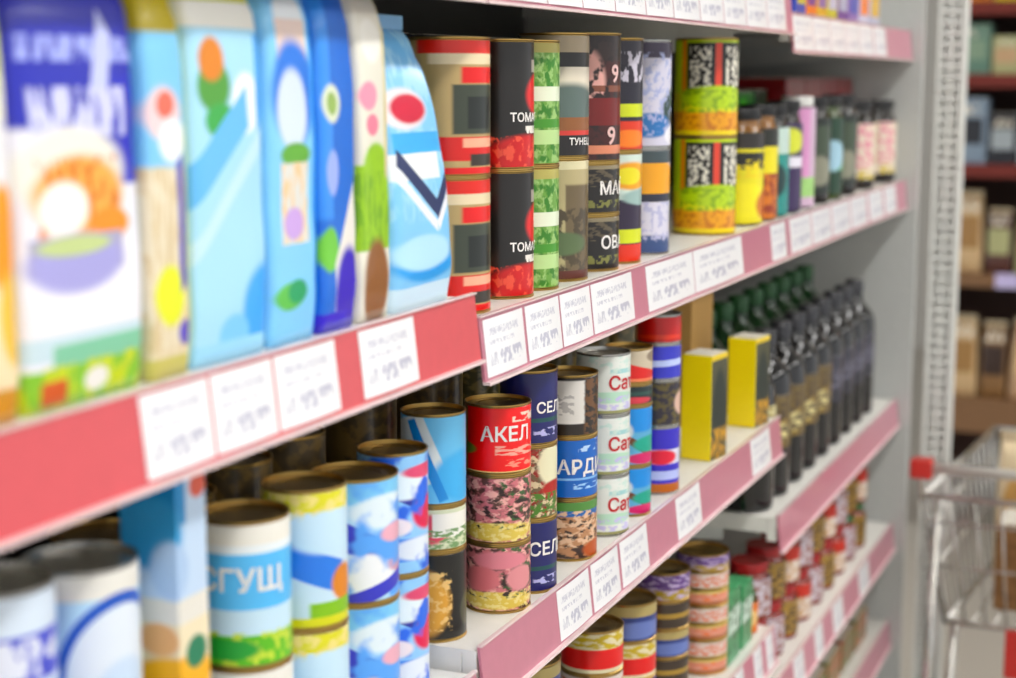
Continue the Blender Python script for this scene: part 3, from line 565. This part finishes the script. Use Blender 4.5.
rM = pm('can_meat_picture', '5A3A34', meat); rM2 = pm('can_meat_picture_pink', '4A2E2A', meat + [('e', .5, .8, .3, .14, 'D88A94'), ('e', .3, .5, .2, .2, 'D07A80'), ('e', .72, .5, .16, .2, 'D89498')])
nA = pm('can_navy', '1C1E5C', [('r', 0, .3, 1.6, .36, '1E4A4A'), ('t', .5, .1, 1.3, .22, 'B4B4DC', 7, 9, .52)])
nM = pm('can_navy_picture', '6A5A44', [('n', 0, 0, 2, 1, 'D8C8A8', 6, .5), ('n', 0, 0, 2, 1, '8A2A24', 6, .58), ('e', .75, .75, .2, .3, 'E6E2C4'), ('e', .8, .4, .2, .12, 'A83024'), ('n', 0, 0, 2, .35, '4E7A34', 7, .5)])
kW = pm('can_dark_white_patch', '221A14', [('r', -.2, .2, .62, .95, 'E2DED8'), ('t', 0, .35, .5, .8, 'B4B0AC', 6, 7, .54), ('n', .62, 0, 2, 1, '6A4A30', 5, .5)])
kB = pm('can_blue_fish', '1F62B4', [('t', .55, .8, 1, .9, 'BCD6F2', 6, 5, .46), ('r', .2, .3, 1.3, .34, '8CB8E4'), ('t', .5, .14, 1.1, .24, 'A8CCEE', 6, 12, .5), ('r', -.3, 0, .2, 1, '2C78BC')])
kM = pm('can_blue_fish_picture', '2A62A8', [('r', .3, 0, 1.6, .75, 'B88A6A'), ('n', .3, 0, 1.6, .8, '3A2A24', 5, .54), ('n', .3, .2, 1.6, .9, 'E0C0A4', 6, .54), ('e', .85, .14, .24, .16, 'B0582C'), ('r', 0, .85, 2, 1, '5A8A4A')])
wS = pm('can_white_script', 'E6EAE4', [('e', .5, .28, .4, .1, 'BCDCC8'), ('n', 0, 0, 2, .3, 'C8C4E4', 5, .52), ('r', 0, 0, 2, .05, '9A9A6A'), ('r', .5, .7, .9, .78, 'A8D0D0'), ('n', 0, .7, 2, 1, 'CFE2DA', 5, .55)])
gk = 'meat and fish cans stacked three high'
cstack(531, .0365, 399, ZL2, [rM2, rM, rA], ['lowest meat can with a picture of pink meat', 'middle meat can with sliced meat picture under the red can', 'red stew can with white lettering topping the meat cans'], .008, GOLD, gk, 4,
       texts={2: [('АКЕЛ', .022, .58, WHITE_INK, 12)]})
cstack(557, .033, 366, ZL2, [nA, nM, nA], ['lowest navy can lettered СЕ', 'middle can with food picture between navy cans', 'topmost navy can lettered СЕ'], .006, GOLD, gk, 10,
       texts={0: [('СЕЛЬДЬ', .021, .6, WHITE_INK, 66)], 2: [('СЕЛЬДЬ', .017, .5, WHITE_INK, 66)]})
cstack(597, .037, 370, ZL2, [kM, kB, kW], ['lowest blue can with a grilled fish picture', 'blue can with white lettering in the middle of its stack', 'dark can with a blank white patch above the blue cans'], .008, GOLD, gk, 12,
       texts={1: [('САРДИНА', .024, .52, WHITE_INK, 35)]})
cstack(629, .035, 350, ZL2, [wS, wS, wS], ['lowest white can with red script', 'middle white can with red script', 'topmost white can with red script'], .006, STEEL, gk, 15,
       texts={i: [('Сат', .024, .52, RED_INK, 30)] for i in range(3)})
m1 = pm('can_blue_teal', '6AA8CC', [('e', .6, .8, .5, .22, '3A8AD4'), ('r', .2, .3, .9, .42, '6A3A24', -40), ('e', .8, .35, .3, .15, '3AA08A'), ('e', .7, .1, .3, .1, 'C83A6A'), ('e', .3, .6, .2, .2, 'D8E0E4')])
m1r = pm('can_red_slash', 'C8BCA8', [('r', .1, .05, 1.1, .45, 'D03A24', -32), ('r', 0, 0, 2, .1, 'E88A6A'), ('e', .9, .8, .2, .2, '8A7A6A')])
m1k = pm('can_dark_teal', '18282A', [('r', 0, .5, 2, .7, '2A4A44'), ('e', .5, .2, .3, .2, 'C84A54')])
cstack(651, .032, 345, ZL2, [m1, m1, m1k, m1r], ['lowest blue and teal can beside the white script cans', 'second blue and teal can beside the white script cans', 'dark teal can under the red slashed can', 'can with a red slash topping the blue teal stack'], .010, GOLD, 'mixed fish cans stacked four high', 12, hs=[.3, .36, .13, .21])
m2 = pm('can_violet_white', '3A30B4', [('r', 0, .45, 2, .68, 'E0E0F0'), ('e', .5, .56, .25, .12, 'D8344A'), ('r', 0, 0, 2, .14, 'B86A3A'), ('r', 0, .2, 2, .34, 'BCC4F0')])
m2b = pm('can_violet_shine', '3A3CB8', [('r', 0, .42, 2, .62, 'C4D0FA', 6)]); m2r = pm('can_deep_red', 'C01A14', [('r', -.4, 0, .1, 1, 'D8A880'), ('e', .5, .2, .4, .1, 'D84A34')]); m2o = pm('can_olive_brown', '5A5030', [('n', 0, 0, 2, 1, '2A2430', 4, .5), ('e', .9, .5, .2, .3, 'D8B8A8')])  # violet label crossed by a pale slanted band
cstack(679, .033, 312, ZL2, [m2, m2o, m2b, m2r], ['lowest violet and white can beside the yellow packs', 'olive brown can in the stack beside the yellow packs', 'violet can under the deep red can', 'deep red can topping the stack beside the yellow packs'], .010, STEEL, 'mixed cans beside the yellow packs', 12, hs=[.38, .26, .2, .16])
# second rank behind
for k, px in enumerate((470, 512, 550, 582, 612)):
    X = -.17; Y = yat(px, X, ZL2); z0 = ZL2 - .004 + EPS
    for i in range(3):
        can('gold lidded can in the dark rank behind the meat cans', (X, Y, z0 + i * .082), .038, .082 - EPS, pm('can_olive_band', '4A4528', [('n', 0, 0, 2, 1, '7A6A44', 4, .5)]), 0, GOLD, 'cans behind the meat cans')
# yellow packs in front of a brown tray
yf = pm('carton_yellow', 'FFE420', [('r', .0, 0, 1.0, 1, '4A4A34'), ('e', .5, .45, .42, .4, '14221A'), ('n', 0, 0, 1, .3, 'C89A3A', 5, .5), ('r', 0, .95, 1, 1, 'E8CC2A')])
for k, (p0_, p1_, yt) in enumerate(((713, 724, 357), (757, 768, 340))):
    X = -.0145; Z = ZL2; y0, y1 = yat(p0_, X, Z), yat(p1_, X, Z); z0 = Z - .004 + EPS
    carton(['yellow pack with a dark pictured front beside the violet cans', 'yellow pack with a dark pictured front beside the dark bottles'][k], (X, y0 + .03, z0), .06, .05, zat(yt, X, y0) - z0, yf, math.radians(-8), 'yellow packs', 'yellow_pack')
kraft = pm('cardboard', 'C9A878', [('n', -2, -1, 2, 2, 'C09C6A', 5, .55)], .8, 0)
X = -.12; y0 = yat(690, X, ZL2); y1 = YJ2 - .012; z0 = ZL2 - .004 + EPS
t = thing('cardboard_case', 'open brown cardboard case standing behind the yellow packs', 'box', (X, (y0 + y1) / 2, z0)); w = y1 - y0; H = .235
for a in ((-.25, -w / 2, 0, -.001, w / 2, .003), (-.25, -w / 2, .0031, -.247, w / 2, H), (-.004, -w / 2, .0031, -.001, w / 2, H * .99), (-.2465, -w / 2, .0031, -.0045, -w / 2 + .003, H), (-.2465, w / 2 - .003, .0031, -.0045, w / 2, H)):
    box('board', *a, kraft, t)

# ------------------------------------------------------------------ dark bottles on the end bay
DG = mat('dark_bottle_glass', '0E0D10', .1, coat=.6); capK = mat('cap_black', '2A2A30', .3, coat=.3); capG = mat('cap_green', '1F5A2A', .4)
lb = pm('bottle_label_tan', '8A7442', [('r', 0, .6, 1.6, 1, '6A5A38'), ('e', .5, .3, .35, .2, 'D8CC9A'), ('n', 0, 0, 1.6, 1, '4A3A28', 5, .52)])
lb2 = pm('bottle_label_cream', 'D8D2A8', [('n', 0, 0, 1.6, 1, '8A7A4A', 5, .5)])
lb3 = pm('bottle_label_violet_grey', '3A3844', [('r', 0, .3, 1.6, .7, '6A6878'), ('n', 0, 0, 1.6, 1, '24222A', 5, .5)])
for k in range(11):
    r = .049; X = -.025 - r; z0 = ZL3 - .004 + EPS
    Y = YJ2 + .06 + k * .116
    if Y > YE - .13: break
    bottle(['black sauce bottle with cream label on the end bay', 'black sauce bottle with tan label on the end bay', 'black sauce bottle with grey violet label by the end panel'][0 if k == 0 else 1 if k < 5 else 2], (X, Y, z0), r, .305, (lb2, lb, lb3)[0 if k == 0 else 1 if k < 5 else 2], face_cam((X, Y), 10), capK, DG, 'black sauce bottles on the end bay', .3, .62)
    X2 = X - .12
    bottle('green capped dark bottle in the rank behind the black bottles', (X2, Y + .02, z0), r, .33, lb, face_cam((X, Y)), capG, mat('green_bottle_glass', '16401E', .12, coat=.5), 'green capped bottles behind the black ones', .3, .6, 'oil_bottle')

# ------------------------------------------------------------------ fish tins below
tl = {}
def tin_lab(n, base, *sh): return pm('tin_' + n, base, list(sh))
tR = tin_lab('red_white', 'E2D8B8', ('r', 0, .1, 2, .6, 'D83A2A'), ('n', 0, .6, 2, 1, 'C8B04A', 4, .5)); tB = tin_lab('blue_gold', '2A3A7A', ('r', 0, .7, 2, 1, 'B0A070'), ('e', .6, .3, .4, .25, '6A7AB4')); tP = tin_lab('pink_gold', 'D8A090', ('r', 0, .0, 2, .25, 'A86A4A'), ('n', 0, .3, 2, .9, 'E0784A', 5, .55), ('r', 0, .85, 2, 1, 'D8C27A'))
tV = tin_lab('violet_gold', '5A3A7A', ('r', 0, .0, 2, .4, 'A8902A'), ('n', 0, 0, 2, 1, 'C8B8D8', 5, .56)); tO = tin_lab('orange_pale', 'E0D4CC', ('n', 0, .1, 2, .9, 'D86A2A', 5, .52)); tK = tin_lab('dark_gold', '3A2E24', ('r', 0, .4, 2, .6, 'A88A4A'))
def tins(pxr, r, ytop, seq, desc, set_=.02, group='flat fish tins in tall stacks', spin=10):
    cstack(pxr, r, ytop, ZB2, seq, [('lowest', 'second', 'third', 'fourth', 'fifth', 'sixth', 'seventh')[i] + ' tin up in the stack of ' + desc for i in range(len(seq))], set_, GOLD, group, spin, name='fish_tin')
tins(560, .045, 655, [tK, tB, tB, tK, tB], 'dark blue tins at the bay joint')
tins(622, .042, 622, [tO, tK, tO, tR], 'red and white fish tins', .02)
tins(655, .044, 596, [tB, tV, tR, tB], 'blue and gold fish tins', .03)
tins(688, .042, 566, [tP, tK, tB, tK, tV], 'violet and dark fish tins', .03)
tins(727, .043, 548, [tP, tO, tP, tO, tP, tO, tV], 'pink and orange fish tins', .02)
gp = pm('pack_green', '4E9A6A', [('r', 0, .4, 1, .75, 'D4E8DC'), ('n', 0, 0, 1, 1, '2A6A44', 4, .55)])
for k in range(2):
    cart((728, 742)[k], (740, 752)[k], 588 - 6 * k, ZB2, .02, gp, ('pale green pack beside the pink fish tins', 'pale green pack beside the orange jar at the bay joint')[k], d=.06, flap=False, name='green_pack')
jstack(757, .034, 590, ZB2, [pm('jar_label_orange', 'D87A2A', [('e', .5, .5, .4, .3, 'E8C48A')])], ['orange labelled jar at the bay joint beside green packs'], LIDG, AMBER, .02, None, 10, .05)
# red lidded jars at the foot of the end bay
jl = [pm('jar_label_red_beige', 'C8A884', [('r', 0, .6, 1.6, 1, 'B83A30'), ('n', 0, 0, 1.6, .6, 'E2D8D2', 5, .5)]), pm('jar_label_white_grey', 'CFC8D2', [('n', 0, 0, 1.6, 1, '8A5A4A', 5, .52)]), pm('jar_label_tan_dark', 'A8884E', [('n', 0, 0, 1.6, 1, '3A2A20', 5, .52)])]
TOMR = mat('tomato_contents', '8A241A', .15, coat=.5)
for k in range(9):
    Y = YJ2 + .055 + k * .112
    if Y > YE - .05: break
    for i in range(2):
        z0 = ZB3 - .004 + EPS + i * (.105 + EPS)
        jar(('lower ' if i == 0 else 'upper ') + ['red lidded jar with red and beige label at the foot of the end bay', 'red lidded jar with pale grey label at the foot of the end bay', 'red lidded jar with tan label at the foot of the end bay'][(k + i) % 3], (-.064, Y, z0), .04, .105, jl[(k + i) % 3], face_cam((0, Y), 10), LIDR if k < 7 else LIDG, TOMR, 'red lidded jars stacked two high', .1, .74)
for k in range(7):
    Y = YJ2 + .08 + k * .15
    if Y > YE - .08: break
    cart_m = [pm('pack_low_a', '6A6A3A', [('n', 0, 0, 1, 1, 'C85A3A', 4, .55)]), pm('pack_low_b', '8A4A34', [('n', 0, 0, 1, 1, '5A7A3A', 4, .5)])][k % 2]
    carton(['olive green pack with orange spots on the lowest rail', 'russet pack with green spots on the lowest rail'][k % 2], (-.03, Y, .60 - .004 + EPS), .13, .09, .075, cart_m, 0, 'packs on the lowest rail of the end bay', 'low_pack', 'box')
# packs on the top shelf of the end bay
tc = ['3A4AA8', 'E8862A', 'D8B04A', 'C8C058', '6A3A8A', '8A6AA8', 'C8C4D8', 'B4B4C8']
tn = ['blue', 'orange', 'amber', 'yellow green', 'purple', 'lilac', 'pale lilac', 'pale grey']
for k in range(8):
    a = 796 + k * 10.5
    cart(a, a + 10, -40, ZT3, .02, pm('top_pack_' + tn[k].replace(' ', '_'), tc[k], [('r', .1, .15, .9, .6, tc[(k + 3) % 8]), ('r', .1, .7, .9, .9, 'EDEAE2')]), tn[k] + ' carton standing on the top shelf of the end bay', d=.08, h=.16, name='top_shelf_carton', group='cartons on the top shelf')
# ------------------------------------------------------------------ shopping trolley past the end panel
def rod(bm, a, b, r=.003, n=6):
    a, b = Vector(a), Vector(b); d = (b - a).normalized(); s = d.orthogonal().normalized(); u = d.cross(s)
    A = [bm.verts.new(a + s * r * math.cos(2 * math.pi * i / n) + u * r * math.sin(2 * math.pi * i / n)) for i in range(n)]
    B = [bm.verts.new(b + s * r * math.cos(2 * math.pi * i / n) + u * r * math.sin(2 * math.pi * i / n)) for i in range(n)]
    for i in range(n): bm.faces.new((A[i], A[(i + 1) % n], B[(i + 1) % n], B[i]))
    bm.faces.new(A[::-1]); bm.faces.new(B)
def rods(name, segs, m, parent, r=.003):
    bm = bmesh.new()
    for a, b in segs: rod(bm, a, b, r)
    return mesh_obj(name, bm, m, parent, True)
CHR = mat('chromed_wire', 'D6D4CE', .22, .85); REDP = mat('red_plastic', 'CC2A22', .35, coat=.3); RUB = mat('rubber_grey', '4A4A4A', .7)
def groundless(px, py, Y):                  # point on the vertical plane Y = const seen at a pixel
    d = RT * ((px - CX) / F) + UP * ((CY - py) / F) + FW; k = Y / d.y
    return CAM + d * k
YT = YE - .36
hp = groundless(922, 467, YT)
HT = hp.z; TW = .50
t = thing('shopping_trolley', 'chromed wire shopping trolley with red handle ends beside the slotted post', 'trolley', (hp.x, YT, 0), 0)
rods('handle', [((0, 0, HT), (TW, 0, HT))], mat('handle_grey', 'C9C6BE', .4), t, .013)
for x in (-.012, TW - .012):
    bm = bmesh.new(); bx(bm, x - .012, -.02, HT - .024, x + .036, .02, HT + .02, 0, .007); mesh_obj('handle_end', bm, REDP, t)
zt, zb = HT - .07, HT - .37
def W3(x, y, z): return (x, y, z)
def inset(k): return .05 * k                # basket narrows downwards
top = [(-.0, .03), (TW, .03), (TW - .06, .82), (.06, .82)]
bot = [(.05, .09), (TW - .05, .09), (TW - .1, .74), (.1, .74)]
rods('basket_rim', [((top[i][0], top[i][1], zt), (top[(i + 1) % 4][0], top[(i + 1) % 4][1], zt)) for i in range(4)], CHR, t, .007)
rods('basket_rim', [((bot[i][0], bot[i][1], zb), (bot[(i + 1) % 4][0], bot[(i + 1) % 4][1], zb)) for i in range(4)], CHR, t, .006)
lp = lambda a, b, k: a + (b - a) * k
for i in range(4):
    T0, T1, B0, B1 = top[i], top[(i + 1) % 4], bot[i], bot[(i + 1) % 4]
    n = 9 if i % 2 == 0 else 13
    for k in range(n + 1):
        q = k / n
        rods('wire', [((lp(T0[0], T1[0], q), lp(T0[1], T1[1], q), zt), (lp(B0[0], B1[0], q), lp(B0[1], B1[1], q), zb))], CHR, t, .0028 if 0 < k < n else .006)
    for s in (.2, .55):
        rods('cross_wire', [((lp(T0[0], B0[0], s), lp(T0[1], B0[1], s), lp(zt, zb, s)), (lp(T1[0], B1[0], s), lp(T1[1], B1[1], s), lp(zt, zb, s)))], CHR, t, .0035)
for k in range(9):
    x = lp(.06, TW - .06, k / 8); rods('floor_wire', [((x, .09, zb), (lp(.11, TW - .11, k / 8), .74, zb))], CHR, t, .003)
for x in (0, TW):
    rods('handle_stay', [((x, 0, HT), (x, .01, zt)), ((x, .01, zt), (x, .03, zt))], CHR, t, .008)
    s = 1 if x == 0 else -1
    rods('chassis_leg', [((x + s * .03, .05, zt), (x + s * .02, .02, .14)), ((x + s * .02, .02, .14), (x + s * .06, .80, .14)), ((x + s * .07, .12, zb), (x + s * .04, .1, .14))], CHR, t, .010)
rods('chassis_bar', [((.02, .02, .14), (TW - .02, .02, .14)), ((.06, .8, .14), (TW - .06, .8, .14))], CHR, t, .010)
for x, y in ((.03, .05), (TW - .03, .05), (.07, .78), (TW - .07, .78)):
    wm = lathe(('wheel',), [(.02, -.012), (.058, -.012), (.0625, -.006), (.0625, .006), (.058, .012), (.02, .012)], RUB, 24)
    o = link('wheel', wm, t, (x, y, .063)); o.rotation_euler = (0, math.pi / 2, 0)
    rods('fork', [((x - .02, y, .14), (x - .02, y, .063)), ((x + .02, y, .14), (x + .02, y, .063)), ((x - .02, y, .13), (x + .02, y, .13))], CHR, t, .004)
bm = bmesh.new(); bx(bm, .185, .05, zb - .1, TW - .12, .056, zb + .01, 0, .002); mesh_obj('advert_plate', bm, REDP, t)  # small red plate of the child-seat lock
# shopping in the trolley
sk = mat('sack_beige', 'D8C6A4', .7, bump=.3)
pouch('beige paper sack lying in the shopping trolley', (hp.x + .152, YT + .44, zb + .006), .088, .08, .36, pm('sack_print', 'DCCCAE', [('e', .5, .5, .3, .2, 'C8A06A')], .7, 0), sk, math.radians(-90), 0, None, 'paper_sack', .1, 50)

for k in range(2):
    carton(['brown cardboard box in the shopping trolley next to the sack', 'dark brown box deep in the shopping trolley'][k], (hp.x + (.24, .302)[k], YT + (.2, .4)[k], zb + .006), .2, .16, (.2, .24)[k], pm(('trolley_box', 'trolley_box_dark')[k], ('8A6848', '5A4030')[k], [('n', -2, -1, 2, 2, ('7A5A3C', '6A4A38')[k], 4, .52)], .8, 0), math.radians(-90), 'boxes in the trolley', 'cardboard_box')
# ------------------------------------------------------------------ stand of goods in the distance
YB = YE + 3.1
xl = groundless(935, 300, YB).x
t = thing('wooden_stand', 'brown wooden display stand with shelves of goods in the distance', 'shelf', (xl, YB, 0)); LW = 2.2
WOOD = mat('brown_board', '8A6544', .6, bump=.1); WD = mat('dark_board', '4A3028', .6)
box('back_board', 0, .5, 0, LW, .52, 2.5, WD, t)
for x in (-.03, LW): box('side_board', x, 0, 0, x + .03, .52, 2.5, WOOD, t)
lev = [groundless(985, y, YB).z for y in (618, 400, 275, 165, 75, 2)]
for k, z in enumerate(lev):
    box('shelf_board', .001, 0, z - .03, LW - .001, .499, z, WOOD if k < 3 else mat('red_brown_board', '7A2A20', .6), t)
    box('front_edge', .001, -.012, z - (.14 if k == 1 else .05), LW - .001, -.0005, z + .004, WOOD if k < 3 else mat('red_brown_board', '7A2A20', .6), t)
packs = [[('8A6A4A', 'brown'), ('3A2A24', 'dark'), ('B89A6A', 'tan')], [('D8BC96', 'beige'), ('A8845A', 'brown'), ('C8A88A', 'pale brown')], [('C8A888', 'beige'), ('5A3A34', 'maroon'), ('B4B48A', 'sage')],
         [('8A9AAA', 'grey blue'), ('22242C', 'black'), ('A8B0B4', 'grey')], [('6A8A7A', 'grey green'), ('8AA08A', 'sage'), ('4A7A6A', 'teal')], [('D88A2A', 'orange'), ('DCC84A', 'yellow'), ('C85A2A', 'rust')]]
names = ['bottom', 'second', 'third', 'fourth', 'fifth', 'top']
for k, z in enumerate(lev):
    x = xl + .02; gap = (lev[k + 1] if k < 5 else 2.45) - z - .07; j = 0
    while x < xl + LW - .2:
        c, cn = packs[k][j % 3]; w = (.16, .12, .19)[j % 3]
        m = pm('far_' + cn.replace(' ', '_'), c, [('r', .1, .3, .9, .7, packs[k][(j + 1) % 3][0]), ('t', .15, .75, .85, .9, 'E8E0D0', 6, 5, .5)])
        lab = '%s pack on the %s board of the distant wooden stand' % (cn, names[k])
        hh = min(gap * (.92, .7, .82)[j % 3], .34)
        if k in (1, 2): pouch(lab, (x + w / 2, YB + .06, z + EPS), w - .01, .1, hh, m, sk, math.radians(-90), 0, 'packs on the distant stand', 'goods_bag', .15, j + k)
        else: carton(lab, (x + w / 2, YB + .03, z + EPS), w - .01, .16, hh, m, math.radians(-90), 'packs on the distant stand', 'goods_carton')
        x += w; j += 1
pt = groundless(1005, 340, YB - .02)
o = box('price_tag', -.05, -.002, -.03, .05, 0, .03, mat('tag_lilac', 'D4C8F4', .4)); o.location = (pt.x, YB - .0125, lev[1] + .03 if False else lev[2] - .02); tag(o, 'lilac price tag on the edge of the distant wooden stand', 'price tag')
